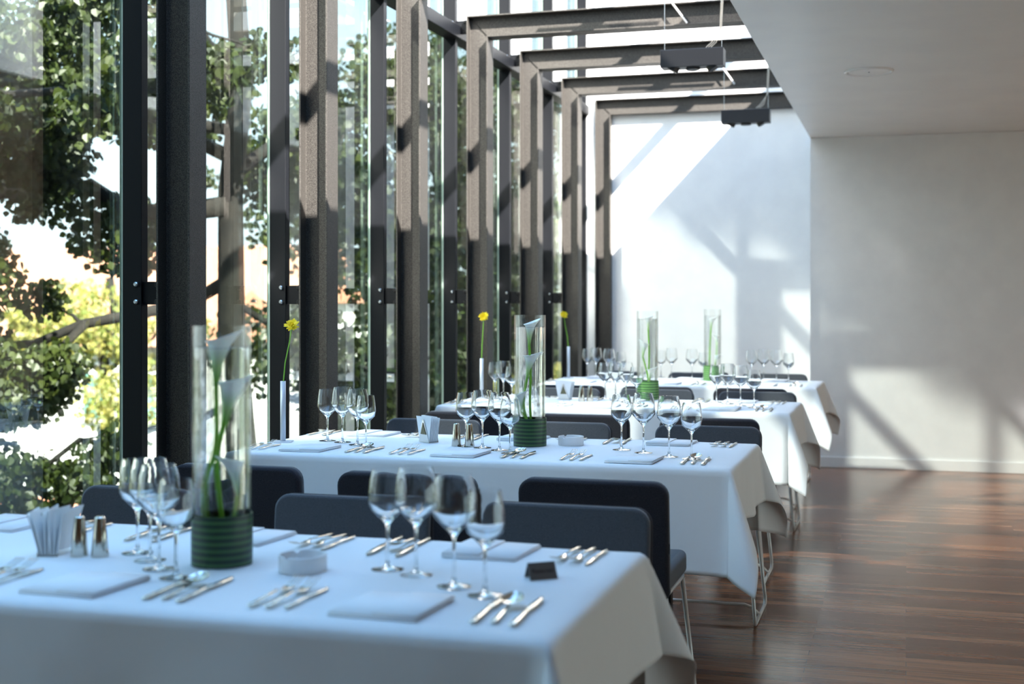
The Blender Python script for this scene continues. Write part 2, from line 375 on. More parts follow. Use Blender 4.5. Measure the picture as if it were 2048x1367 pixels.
# round recessed ceiling speaker
p = P(1738, 142, CEIL)
t = empty('ceiling_speaker', (p.x, p.y, CEIL), 0, 'round white flush speaker in the low ceiling', 'speaker')
MB().lathe([(.118, 0), (.118, -.004), (.122, -.009), (.134, -.009), (.138, -.004), (.138, 0)], 48).build('ring', 'ceramic', t, smooth=False)
MB().lathe([(0, -.006), (.114, -.006), (.114, 0)], 40).build('grille', 'ceiling', t)
MB().lathe([(0, -.009), (.004, -.009), (.004, -.005)], 10).build('indicator', 'black', t)

# ------------------------------------------------------------------ tables and cloths
TX0, TX1 = -2.475, -.575
TZ = .75
TAB = {1: (2.140, 2.970), 2: (4.525, 5.385), 3: (6.880, 7.690), 4: (8.98, 9.80)}
TNAME = {1: 'front', 2: 'second', 3: 'third', 4: 'farthest'}
def cloth(ti, y0, y1):
    cx, cy = (TX0 + TX1) / 2, (y0 + y1) / 2
    Lx, Ly = (TX1 - TX0) / 2 - .004, (y1 - y0) / 2 - .004
    a, b_ = .365, .235          # overhang along the long sides / at the ends
    rnd = random.Random(ti); ph = [rnd.uniform(0, 6.28) for _ in range(12)]
    creases = [-Lx + (2 * Lx) * k / 4 for k in (1, 2, 3)]
    def axis(half, over, step):
        pts = []; n_ = int(2 * half / step)
        pts += [-half - over * (1 - k / 22) for k in range(22)]
        pts += [-half + 2 * half * k / n_ for k in range(n_ + 1)]
        pts += [half + over * (k + 1) / 22 for k in range(22)]
        return pts
    us = axis(Lx, b_, .03); vs_ = axis(Ly, a, .04)
    def f(u, v):
        ex = max(abs(u) - Lx, 0); ey = max(abs(v) - Ly, 0)
        sxn = 1 if u > 0 else -1; syn = 1 if v > 0 else -1
        x = max(-Lx, min(Lx, u)); y = max(-Ly, min(Ly, v))
        dr = math.hypot(ex, ey)
        cre = sum(math.exp(-((u - c_) / .006) ** 2) for c_ in creases) * .0022 + math.exp(-(v / .006) ** 2) * .0018
        if dr == 0: return Vector((x, y, TZ + .004 + cre + .0012 * math.sin(u * 9 + ph[0]) * math.sin(v * 13 + ph[1])))
        th = math.atan2(ey, ex)
        rr = .012
        if dr < rr * 1.57:
            q = dr / rr; out = rr * math.sin(q); down = rr * (1 - math.cos(q))
        else: out = rr; down = rr + dr - rr * 1.57
        corner = math.sin(2 * th) if (ex > 0 and ey > 0) else 0
        flare = (.40 if sxn > 0 else .15) * corner ** 1.5 * dr
        g = down / .36
        rip = 0
        along = u if ey > 0 and ex == 0 else v
        if corner == 0:
            edge = min(abs(abs(along) - (Lx if ey > 0 else Ly)) / .25, 1)
            rip = g * (.012 * math.sin(along * 7.5 + ph[2] + syn) + .006 * math.sin(along * 17 + ph[3])) * (1 if ey > 0 else 1.4) + g * .018 + g * .03 * (1 - edge) ** 2
        else:
            rip = g * .018 + g * .03 * (1 - corner) + .010 * g * math.sin(th * 9 + ph[4])
        o_ = out + rip + flare
        dx, dy = math.cos(th) * sxn, math.sin(th) * syn
        if ex == 0: dx = 0; dy = syn
        if ey == 0: dy = 0; dx = sxn
        down_eff = math.sqrt(max(down * down - (flare) ** 2, 0)) if flare else down
        cr = 0
        if ey > 0: cr = sum(math.exp(-((u - c_) / .005) ** 2) for c_ in creases) * .004
        return Vector((x + dx * (o_ + (cr if ex > 0 and ey == 0 else 0)), y + dy * (o_ + cr), TZ + .004 - down_eff))
    mb = MB(); nu, nv = len(us), len(vs_)
    mb.add([f(u, v) for v in vs_ for u in us], [(j * nu + i, j * nu + i + 1, (j + 1) * nu + i + 1, (j + 1) * nu + i) for j in range(nv - 1) for i in range(nu - 1)])
    o = mb.build('tablecloth', 'cloth', smooth=True, loc=(cx, cy, 0), solid=.0012)
    tag(o, {1: 'white cloth draped over the front table, cut off by the left picture edge', 2: 'white cloth over the second table, its long front corner hanging beside a chair', 3: 'white cloth over the third table, top brightly sunlit', 4: 'white cloth over the farthest table near the white wall'}[ti], 'tablecloth', 'white tablecloths')
    t = empty('dining_table', (cx, cy, 0), 0, 'dark dining table almost hidden under the white cloth of the ' + TNAME[ti] + ' table', 'table', 'dining tables under cloths')
    MB().box(-Lx, Lx, -Ly, Ly, TZ - .035, TZ).build('table_top', 'brown_wood', t)
    for q in (-1, 1):
        for g in (-1, 1):
            MB().box(q * (Lx - .34) - .025, q * (Lx - .34) + .025, g * (Ly - .14) - .025, g * (Ly - .14) + .025, 0, TZ - .035).build('leg', 'mullion', t, bevel=.003)
for ti, (y0, y1) in TAB.items(): cloth(ti, y0, y1)
CZ = TZ + .0052

# ------------------------------------------------------------------ chairs
def rounded(w_, h_, r, n=5, top_only=False):
    pts = []
    for cx, cy, a0 in ((w_ / 2 - r, h_ - r, 0), (-w_ / 2 + r, h_ - r, 90), (-w_ / 2 + (.012 if top_only else r), (.012 if top_only else r), 180), (w_ / 2 - (.012 if top_only else r), (.012 if top_only else r), 270)):
        rr = .012 if (top_only and a0 >= 180) else r
        for k in range(n + 1):
            a = R(a0 + 90 * k / n); pts.append((cx + rr * math.cos(a), cy + rr * math.sin(a)))
    return pts
def chair_proto():
    t = empty('dining_chair', (0, 0, 0))
    w_ = .455
    # seat pad, front at +y
    o = MB().box(-w_ / 2, w_ / 2, -.215, .150, .425, .505).build('seat', 'chair', t, bevel=.022, seg=4)
    # backrest: thick panel with rounded top corners, leaning back
    pl = rounded(w_ + .012, .355, .045, 6, True)
    mt = Matrix.Translation((0, -.200, .425)) @ Matrix.Rotation(R(5), 4, 'X') @ Matrix.Rotation(R(90), 4, 'X')
    MB().prism(pl, -.002, .026, mtx=mt).build('backrest', 'chair', t, bevel=.010, seg=3)
    MB().prism([(x * 1.004, y * 1.002) for x, y in pl], .0235, .052, mtx=mt).build('back_shell', 'shell', t, bevel=.011, seg=3)
    MB().box(w_ / 2 - .001, w_ / 2 + .009, -.249, -.243, .56, .59).build('maker_tag', 'tag', t)
    # frame: rail under the seat, legs, runners, cross bar
    MB().tube([(-w_ / 2 + .012, -.20, .418), (w_ / 2 - .012, -.20, .418), (w_ / 2 - .012, .13, .418), (-w_ / 2 + .012, .13, .418), (-w_ / 2 + .012, -.20, .418)], .008, 8).build('seat_rail', 'tube', t, smooth=True)
    for s in (-1, 1):
        xt, xb = s * (w_ / 2 - .014), s * (w_ / 2 + .022)
        def arc(p0, p1, p2, n=5):
            p0, p1, p2 = Vector(p0), Vector(p1), Vector(p2)
            return [(p0 * (1 - q) ** 2 + p1 * 2 * q * (1 - q) + p2 * q * q) for q in [k / n for k in range(n + 1)]]
        MB().tube([(xt, -.185, .418)] + arc((xb, -.245, .04), (xb, -.25, .009), (xb, -.215, .009)), .0078, 8).build('leg', 'tube', t, smooth=True)
        MB().tube([(xt, .125, .418)] + arc((xb, .165, .04), (xb, .17, .009), (xb, .135, .009)), .0078, 8).build('leg', 'tube', t, smooth=True)
        MB().tube([(xb, -.216, .009), (xb, .136, .009)], .0078, 8).build('runner', 'tube', t, smooth=True)
    a = w_ / 2 + .022
    MB().tube([(-a, -.02, .012), (-a + .03, 0, .045), (-a + .06, 0, .055), (a - .06, 0, .055), (a - .03, 0, .045), (a, 0, .012)], .0070, 8).build('cross_bar', 'tube', t, smooth=True)
    return t
proto = chair_proto(); used = [False]
def chair(x, yback, facing, label, group, rz=0):
    o = proto if not used[0] else copy_tree(proto)
    used[0] = True
    # yback = y of the top of the backrest
    off = .255
    o.location = (x, yback + off * facing, 0); o.rotation_euler.z = (0 if facing > 0 else math.pi) + rz
    tag(o, label, 'chair', group)
k_ = .887
for x, y, rz, wd in ((-2.385 * k_ - .0, 3.445, .02, 'leftmost, behind wine glasses and vase'), (-1.68 * k_, 3.45, .0, 'middle one of three'), (-.995 * k_, 3.47, -.015, 'rightmost, cut by the table corner')):
    chair(x, y, -1, 'charcoal chair on far side of the front table, ' + wd, 'chairs behind the front table', rz)
for x, y, rz, wd in ((-2.42 * k_, 4.49 * k_, .01, 'leftmost'), (-1.72 * k_, 4.46 * k_, 0, 'middle of three'), (-1.04 * k_, 4.48 * k_, 0, 'rightmost, seat and legs visible')):
    chair(x, y, 1, 'charcoal chair, back to us, before the second table, ' + wd, 'chairs before the second table', rz)
for x, y, rz, wd in ((-2.38 * k_, 5.835, .0, 'behind the napkin holder'), (-1.70 * k_, 5.86, 0, 'beside the tall vase'), (-.945 * k_, 5.86, -.0, 'rightmost')):
    chair(x, y, -1, 'grey chair facing us across the second table, ' + wd, 'chairs behind the second table', rz)
for x, y, rz, wd in ((-2.35 * k_, 7.04 * k_, .0, 'leftmost, brown in the light'), (-1.70 * k_, 7.06 * k_, 0, 'middle one, dark back'), (-1.0 * k_, 7.03 * k_, 0, 'rightmost, half sunlit')):
    chair(x, y, 1, 'charcoal chair, back to us, before the third table, ' + wd, 'chairs before the third table', rz)
for x, y, rz, wd in ((-2.35 * k_, 8.19, .0, 'leftmost'), (-1.69 * k_, 9.27 * k_, 0, 'behind the vase'), (-.98 * k_, 8.18, 0, 'rightmost')):
    chair(x, y, -1, 'chair with pale sunlit back facing us across the third table, ' + wd, 'chairs behind the third table', rz)
for x, y, rz, wd in ((-2.38 * k_, 9.53 * k_, .0, 'leftmost'), (-1.74 * k_, 9.55 * k_, 0, 'middle of three'), (-1.06 * k_, 9.53 * k_, 0, 'rightmost')):
    chair(x, y, 1, 'dark chair, back to us, before the farthest table, ' + wd, 'chairs before the farthest table', rz)
for x, y, rz, wd in ((-2.40 * k_, 10.27, 0, 'leftmost'), (-1.74 * k_, 10.27, 0, 'middle one'), (-1.07 * k_, 10.27, 0, 'rightmost by the wall corner'),):
    chair(x, y, -1, 'chair behind the farthest table against the white wall, ' + wd, 'chairs behind the farthest table', rz)

# ------------------------------------------------------------------ wine glasses
def glass_mesh(h, rb, rf):
    """h total height, rb widest bowl radius, rf rim radius"""
    st = h * .47; t_ = .0011
    out = [(0, 0), (.034, 0), (.0345, .0012), (.030, .0022), (.014, .0045), (.006, .010), (.0036, .022), (.0032, st * .6), (.0036, st * .88), (.0060, st * .97)]
    zc = st; hb = h - st
    outer = [(.012, .045), (.022, .13), (.034, .235), (rb * .97, .335), (rb, .385), (rb * .995, .45), (rb * .965, .60), (rb * .915, .78), (rf, 1.0)]
    out += [(r, zc + q * hb) for r, q in outer]
    inner = [(rf - t_, .998), (rb * .915 - t_, .78), (rb * .965 - t_, .60), (rb * .995 - t_, .45), (rb - t_ * 1.2, .39), (rb * .96 - t_ * 1.5, .345), (.032, .255), (.020, .16), (.010, .095), (0, .075)]
    out += [(r, zc + q * hb) for r, q in inner]
    me = MB().lathe(out, 40)
    m_ = D.meshes.new('wine_glass'); m_.from_pydata(me.v, [], me.f); m_.materials.append(M['crystal']); m_.update()
    m_.polygons.foreach_set('use_smooth', [True] * len(m_.polygons)); m_.set_sharp_from_angle(angle=R(48)); return m_
GM = [glass_mesh(.212, .0410, .0330), glass_mesh(.224, .0445, .0345), glass_mesh(.222, .0450, .0350), glass_mesh(.203, .0385, .0315)]
def wineglass(p, kind, label, group):
    o = D.objects.new('wine_glass', GM[kind]); C.objects.link(o); o.location = (p.x, p.y, CZ)
    tag(o, label, 'wine glass', group)
GL = {
 1: [[(275, 1105, 0), (300, 1120, 1), (318, 1137, 2), (352, 1155, 3)], [(775, 1138, 0), (832, 1150, 1), (908, 1172, 2), (970, 1190, 3)]],
 2: [[(655, 881, 0), (685, 884, 1), (715, 889, 2), (732, 894, 3)], [(932, 892, 0), (965, 895, 1), (999, 900, 2), (1020, 906, 3)], [(1243, 899, 0), (1287, 905, 1), (1338, 913, 2), (1383, 917, 3)]],
 3: [[(990, 795, 0), (1007, 798, 1), (1024, 804, 3)], [(1210, 797, 0), (1231, 800, 1), (1252, 803, 2), (1273, 806, 3)], [(1433, 804, 0), (1455, 807, 1), (1481, 811, 2), (1508, 815, 3)]],
 4: [[(1175, 753, 0), (1192, 755, 1), (1218, 757, 2), (1242, 759, 3)], [(1322, 754, 3), (1343, 756, 1), (1384, 758, 2), (1407, 760, 3)], [(1503, 757, 0), (1527, 759, 1), (1553, 761, 2), (1577, 763, 3)]]}
CLN = {1: ['left of the vase', 'right of the white ashtray'], 2: ['at its window end', 'beside the vase', 'at its right end'], 3: ['at its window end', 'beside the vase', 'at its right end'], 4: ['at its window end', 'beside the vase', 'at its right end']}
ORD = ['first', 'second', 'third', 'fourth']
SH = ['slim', 'tall', 'wide', 'small']
for ti, cl in GL.items():
    for ci, g in enumerate(cl):
        for gi, (px, py, kd) in enumerate(g):
            wineglass(P(px, py, CZ), kd, '%s wine glass, %s from left in cluster %s, %s table' % (SH[kd], ORD[gi], CLN[ti][ci], TNAME[ti]), 'wine glasses on the %s table' % TNAME[ti])

# ------------------------------------------------------------------ cutlery and napkins
def mk(name, mb, mt, **k):
    o = mb.build(name, mt, **k); return o
def strip(prof, th=.0022):
    """prof: list of (y, halfwidth, z centre)"""
    vs = []; fs = []
    for y, h, z in prof:
        vs += [(-h, y, z), (-h * .5, y, z + th * .6), (h * .5, y, z + th * .6), (h, y, z), (h * .5, y, z - th * .5), (-h * .5, y, z - th * .5)]
    n_ = 6
    for i in range(len(prof) - 1):
        for k in range(n_):
            fs.append((i * n_ + k, i * n_ + (k + 1) % n_, (i + 1) * n_ + (k + 1) % n_, (i + 1) * n_ + k))
    fs += [tuple(range(n_))[::-1], tuple((len(prof) - 1) * n_ + k for k in range(n_))]
    return MB().add(vs, fs)
def mesh_of(mb, name, m_='chrome', smooth=True):
    me = D.meshes.new(name); me.from_pydata(mb.v, [], mb.f); me.materials.append(M[m_]); me.validate(); me.update()
    me.polygons.foreach_set('use_smooth', [smooth] * len(me.polygons)); return me
HL = [(-.11, .0050, .004), (-.108, .0075, .004), (-.085, .0072, .0045), (-.04, .0048, .007), (.0, .0032, .010)]
knife = strip([(-.115, .006, .004), (-.112, .0085, .004), (-.06, .0078, .0045), (-.012, .0055, .005), (0, .0050, .005), (.004, .0085, .005), (.05, .0095, .004), (.085, .0085, .003), (.103, .0050, .003), (.112, .0008, .003)], .0045)
def bowl(rb, lb, y0, depth, zt):
    def f(u, v):
        a = (u) * 2 * math.pi; rr = v
        x = math.cos(a) * rb * rr * (1 - .15 * math.sin(a)); y = y0 + lb + math.sin(a) * lb * rr
        return Vector((x, y, zt - depth * (1 - rr * rr) + .010 * (y - y0) / (2 * lb)))
    m_ = MB().grid(21, 7, f)
    n0 = len(m_.v); m_.grid(21, 7, lambda u, v: f(u, v) + Vector((0, 0, -.0011)))
    return m_
sp = strip(HL, .0035); bb = bowl(.0205, .0300, -.002, .0075, .0135); sp.add(bb.v, bb.f)
fk = strip(HL, .0035)
fk2 = strip([(0, .0032, .010), (.012, .0050, .008), (.026, .0110, .0055), (.044, .0118, .0055), (.052, .0120, .007)], .0022); fk.add(fk2.v, fk2.f)
for q in (-1.5, -.5, .5, 1.5):
    tn = strip([(.050, .0017, .007), (.070, .0014, .010), (.086, .0012, .015), (.096, .0005, .019)], .0018)
    fk.add([(v[0] + q * .0064, v[1], v[2]) for v in tn.v], tn.f)
CUT = {'knife': mesh_of(knife, 'knife'), 'spoon': mesh_of(sp, 'spoon'), 'fork': mesh_of(fk, 'fork'), 'butter_knife': mesh_of(MB().add([(v[0] * .75, v[1] * .8, v[2] * .8) for v in knife.v], knife.f), 'butter_knife')}
def put(kind, x, y, rz, label, group):
    o = D.objects.new(kind, CUT[kind]); C.objects.link(o); o.location = (x, y, CZ); o.rotation_euler.z = rz
    tag(o, label, kind.replace('_', ' '), group)
def napkin_mesh():
    mb = MB()
    # folded in three layers, outer fold on the right, a narrower flap on top left
    def slab(x0, x1, y0, y1, z0, z1, bulge):
        r = (z1 - z0) / 2; n_ = 6; prof = []
        prof += [(x0, z0), (x1, z0)] + [(x1 + r * math.sin(math.pi * k / n_) * 1.3, z0 + r - r * math.cos(math.pi * k / n_)) for k in range(1, n_)] + [(x1, z1), (x0, z1)] + [(x0 - r * math.sin(math.pi * k / n_) * .7, z1 - r + r * math.cos(math.pi * k / n_)) for k in range(1, n_)]
        n2 = len(prof)
        vs = [(x, y0, z) for x, z in prof] + [(x, (y0 + y1) / 2, z + (bulge if z > z0 else 0)) for x, z in prof] + [(x, y1, z) for x, z in prof]
        fs = [tuple(range(n2)), tuple(range(2 * n2, 3 * n2))[::-1]]
        for j in range(2):
            fs += [(j * n2 + k, (j + 1) * n2 + k, (j + 1) * n2 + (k + 1) % n2, j * n2 + (k + 1) % n2) for k in range(n2)]
        mb.add(vs, fs)
    slab(-.085, .085, -.095, .095, 0, .0036, .0008)
    slab(-.083, .087, -.092, .093, .0038, .0074, .001)
    slab(.002, .086, -.090, .091, .0076, .0112, .0012)
    return mesh_of(mb, 'cloth_napkin', 'napkin', True)
NAP = napkin_mesh()
def napkin(x, y, rz, label, group):
    o = D.objects.new('cloth_napkin', NAP); C.objects.link(o); o.location = (x, y, CZ); o.rotation_euler.z = rz
    tag(o, label, 'napkin', group)
NEARX = [-2.205, -1.592, -.935]; FARX = [-2.19, -1.52, -.90]
SIDE = ['left', 'middle', 'right']
for ti, (y0, y1) in TAB.items():
    tn = TNAME[ti]
    for k in range(3):
        if ti == 1 and k == 0: pass
        else:
            xn = NEARX[k] + (.02 if ti == 1 else 0); yn = y0 + .155
            napkin(xn, yn, -.05, 'folded white napkin, %s setting on the near side of the %s table' % (SIDE[k], tn), 'folded napkins')
            for j, (kd, dx, dy, w1) in enumerate((('knife', -.035, 0, 'left of the spoon'), ('spoon', 0, .005, 'with shiny bowl'), ('knife', .038, .0, 'right of the spoon'))):
                put(kd, xn + .215 + dx, yn + .035 + dy, .03, 'steel %s %s, right of the %s near napkin, %s table' % (kd, w1, SIDE[k], tn), 'cutlery on the %s table' % tn)
            for j, (kd, dx, dy, w1) in enumerate((('fork', -.03, -.0, 'outer'), ('fork', .005, .0, 'inner'), ('butter_knife', .04, -.01, 'slim'))):
                if ti == 4 and kd == 'butter_knife': continue
                put(kd, xn - .222 + dx, yn + .035 + dy, -.02, '%s steel %s left of the %s near napkin, %s table' % (w1, kd.replace('_', ' '), SIDE[k], tn), 'cutlery on the %s table' % tn)
        xn = FARX[k]; yn = y1 - .10
        napkin(xn, yn, math.pi - .04, 'folded white napkin, %s setting on the far side of the %s table' % (SIDE[k], tn), 'folded napkins')
        if ti == 4: continue
        for j, (kd, dx, dy, w1) in enumerate((('knife', -.035, 0, 'outer'), ('spoon', 0, .0, 'round-bowled'), ('knife', .035, .0, 'inner'))):
            put(kd, xn - .225 + dx, yn - .01 + dy, math.pi + .02, '%s steel %s left of the %s far napkin, %s table' % (w1, kd, SIDE[k], tn), 'cutlery on the %s table' % tn)
        for j, (kd, dx, dy, w1) in enumerate((('fork', -.03, 0, 'inner'), ('fork', .005, .0, 'outer'), ('butter_knife', .038, .0, 'slim'))):
            put(kd, xn + .205 + dx, yn - .01 + dy, math.pi - .03, '%s steel %s right of the %s far napkin, %s table' % (w1, kd.replace('_', ' '), SIDE[k], tn), 'cutlery on the %s table' % tn)

# ------------------------------------------------------------------ tall vases with calla lilies
VH, VR = .516, .0625
def vase(p, wrapcol, label):
    t = empty('glass_vase', (p.x, p.y, CZ), 0, label, 'vase', 'tall cylinder vases')
    MB().lathe([(0, 0), (VR - .002, 0), (VR, .002), (VR, VH), (VR - .0035, VH), (VR - .0035, .010), (0, .008)], 64).build('glass_cylinder', 'vase_glass', t, sharp=35)
    MB().lathe([(0, .0078), (VR - .0040, .0098), (VR - .0040, VH - .047), (VR - .0055, VH - .048), (0, VH - .048)], 64).build('water', 'water', t, sharp=50)
    MB().lathe([(VR + .0006, .001), (VR + .0030, .001), (VR + .0034, .05), (VR + .0030, .110), (VR + .0006, .110)], 56).build('leaf_wrap', wrapcol, t, sharp=35)
    return t
def calla(base, bends, head, tilt, az, size, label, group, flat=False):
    """stem from base through bends up to head; funnel spathe opening upward, tilted towards azimuth az"""
    t = empty('calla_lily', base, 0, label, 'flower', group)
    hd = Vector(head) - Vector(base)
    pts = [Vector((0, 0, 0))] + [Vector(b) - Vector(base) for b in bends] + [hd]
    # smooth
    sm = []
    for i in range(len(pts) - 1):
        a = pts[max(i - 1, 0)]; b_ = pts[i]; c_ = pts[i + 1]; d_ = pts[min(i + 2, len(pts) - 1)]
        for k in range(6):
            u = k / 6
            sm.append(.5 * ((2 * b_) + (c_ - a) * u + (2 * a - 5 * b_ + 4 * c_ - d_) * u * u + (3 * b_ - a - 3 * c_ + d_) * u ** 3))
    sm.append(pts[-1])
    MB().tube(sm, .0046 * size ** .3, 10).build('stem', 'stem', t, smooth=True)
    def f(u, v):
        a = u * 2 * math.pi - math.pi; z = -.095 + v * .095
        r = .0045 + .009 * v + .014 * v ** 3.2
        lip = (.5 + .5 * math.cos(a))
        z += v ** 4 * .018 * lip ** 2; r += v ** 5 * .007 * lip
        x = math.cos(a) * r + v ** 5 * .010 * lip; y = math.sin(a) * r
        if v > .85: z -= (v - .85) * .06 * (1 - lip)
        return Vector((x, y, z)) * size
    sp_ = MB().grid(29, 18, f).build('spathe', 'calla', t, smooth=True, solid=.0009)
    d = Vector((math.cos(az) * math.sin(tilt), math.sin(az) * math.sin(tilt), math.cos(tilt)))
    sp_.location = hd + d * .09 * size
    q = Vector((0, 0, 1)).rotation_difference(d)
    sp_.rotation_mode = 'QUATERNION'; sp_.rotation_quaternion = q @ Matrix.Rotation(az, 3, 'Z').to_quaternion()
    MB().tube([hd + d * .02 * size, hd + d * .075 * size], .0028, 8).build('spadix', 'yellow', t, smooth=True)
    return t
VP_ = {1: P(444, 1131, TZ), 2: P(1060, 893, TZ), 3: P(1295, 800, TZ), 4: P(1425, 762, TZ)}
M['wrap_light'] = M['wrap'].copy(); M['wrap_light'].name = 'banded_light_green_leaf'
for nd in M['wrap_light'].node_tree.nodes:
    if nd.type == 'VALTORGB': nd.color_ramp.elements[0].color = (.035, .11, .03, 1); nd.color_ramp.elements[1].color = (.16, .34, .09, 1)
vlab = {1: 'tall water-filled glass vase with banded dark green leaf wrap on the front table', 2: 'tall glass vase with banded leaf wrap on the second table, behind the ashtray', 3: 'tall glass vase with green wrap on the third table before the white wall', 4: 'farthest and smallest looking glass vase, on the last table'}
def rt(ang): return Vector((math.cos(ang), math.sin(ang), 0))
RGT = Vector((CS, SN, 0)); TOW = Vector((SN, -CS, 0))
for ti, p in VP_.items():
    vase(p, 'wrap' if ti < 3 else 'wrap_light', vlab[ti])
    B = Vector((p.x, p.y, CZ + .016)); mir = {1: 1, 2: -1, 3: 1, 4: -1}[ti]
    az = math.atan2(SN, CS)
    def Q(a, b_, z): return B + RGT * a + TOW * b_ + Vector((0, 0, z))
    g = 'calla lilies in the %s vase' % TNAME[ti]
    if ti == 1:
        calla(Q(-.020, .01, .0), [Q(-.030, .015, .14), Q(-.008, .018, .25)], Q(-.010, .012, .375), R(4), az, 1.1, 'uppermost white calla lily in the front vase, lip above the water', g)
        calla(Q(.010, -.01, .0), [Q(-.004, .0, .12), Q(-.010, -.005, .22)], Q(.004, .0, .285), R(10), az, 1.1, 'middle white calla lily in the front vase, opening right', g)
        calla(Q(.008, .015, .0), [Q(.024, .02, .06)], Q(.036, .018, .135), R(6), az + 3.6, .85, 'lowest small calla lily in the front vase', g)
    elif ti == 2:
        calla(Q(.010, .0, .0), [Q(.000, .01, .14), Q(.002, .012, .26)], Q(-.003, .008, .385), R(2), az + .3, .95, 'uppermost calla lily in the second vase', g)
        calla(Q(.018, .01, .0), [Q(-.014, .012, .10), Q(-.022, .012, .165)], Q(-.010, .010, .255), R(8), az, 1.0, 'middle calla lily in the second vase, pale lip turned right', g)
        calla(Q(.014, -.01, .0), [Q(.0, .012, .06)], Q(-.030, .012, .120), R(-6), az, .8, 'lowest calla lily in the second vase, leaning left', g)
    elif ti == 3:
        calla(Q(.0, .0, .0), [Q(.006, .0, .14), Q(.008, .0, .27)], Q(.004, .0, .395), R(2), az, .8, 'uppermost calla lily in the third vase, greenish yellow throat', g)
        calla(Q(.010, .01, .0), [Q(.0, .01, .12), Q(-.012, .01, .18)], Q(-.026, .01, .235), R(-8), az + 3.1, .9, 'left leaning calla lily in the third vase', g)
        calla(Q(-.006, .01, .0), [Q(.0, .02, .05)], Q(.006, .02, .085), R(8), az, .9, 'lowest calla lily in the third vase', g)
    else:
        calla(Q(-.02, .0, .0), [Q(-.018, .0, .14), Q(-.014, .0, .27)], Q(-.010, .0, .36), R(4), az, .85, 'uppermost calla lily in the farthest vase', g)
        calla(Q(.0, .01, .0), [Q(.018, .01, .10), Q(.024, .01, .17)], Q(.026, .01, .24), R(0), az + 3.1, .8, 'middle calla lily in the farthest vase', g)
        calla(Q(-.01, .01, .0), [Q(.0, .02, .03)], Q(.012, .02, .10), R(12), az, .8, 'lowest calla lily in the farthest vase', g)

# ------------------------------------------------------------------ bud vases with one yellow flower
def bud(p, hv, top, lean, label, lab2):
    t = empty('bud_vase', (p.x, p.y, CZ), 0, label, 'vase', 'slim bud vases by the window')
    MB().lathe([(.0098, 0), (.0110, 0), (.0110, hv), (.0096, hv), (.0096, .01)], 20).build('tube', 'alu', t, smooth=True)
    MB().box(-.038, .038, -.038, .038, 0, .004).build('base', 'alu', t, bevel=.001, rz=.29)
    t = empty('yellow_flower', (p.x, p.y, CZ + .01), 0, lab2, 'flower', 'yellow flowers in bud vases')
    hd = RGT * lean + Vector((0, 0, top)); st = [Vector((0, 0, 0)), Vector((0, 0, hv - .03)), RGT * lean * .25 + Vector((0, 0, hv + (top - hv) * .3)), RGT * lean * .75 + Vector((0, 0, hv + (top - hv) * .7)), hd]
    MB().tube(st, .0024, 7).build('stem', 'stem', t, smooth=True)
    mb = MB(); rnd = random.Random(int(p.y * 10)); TL = Vector((0, 0, 1)).rotation_difference((TOW + Vector((0, 0, .75 if p.y < 6 else .35))).normalized()).to_matrix()
    for ring, (nn_, ln, el) in enumerate(((15, .031, 12), (13, .026, 32), (9, .018, 55))):
        for k in range(nn_):
            a = 2 * math.pi * (k + .5 * ring) / nn_ + rnd.uniform(-.1, .1); e_ = R(el + rnd.uniform(-14, 14)); l_ = ln * rnd.uniform(.85, 1.1)
            d = TL @ Vector((math.cos(a) * math.cos(e_), math.sin(a) * math.cos(e_), math.sin(e_))); sd = TL @ Vector((-math.sin(a), math.cos(a), 0)) * .0050
            nrm = d.cross(sd).normalized() * .0006
            vs = []
            for q, wq in ((.1, .5), (.45, 1), (.8, .9), (1.0, .3)):
                for s2 in (-1, 1): vs.append(hd + d * l_ * q + sd * wq * s2)
            vs += [v + nrm for v in vs]
            fs = []
            for j in range(3): fs += [(2 * j, 2 * j + 1, 2 * j + 3, 2 * j + 2), (8 + 2 * j, 8 + 2 * j + 2, 8 + 2 * j + 3, 8 + 2 * j + 1)]
            fs += [(6, 7, 15, 14)]
            mb.add(vs, fs)
    mb.build('petals', 'yellow', t)
    MB().lathe([(0, .012), (.006, .010), (.009, .004), (.006, -.006), (0, -.008)], 14, c=tuple(hd)).build('flower_head', 'yellow', t, smooth=True)
bud(P(566, 886, TZ), .247, .462, .036, 'slim white metal bud vase at the window end of the second table', 'yellow flower leaning right above the second table')
bud(Vector((-2.425, 7.52, TZ)), .232, .470, .012, 'slim white bud vase at the window end of the third table', 'yellow flower above the third table beside a column')
bud(Vector((-2.425, 9.64, TZ)), .235, .462, -.035, 'slim white bud vase at the window end of the farthest table', 'yellow flower leaning left, farthest by the window')

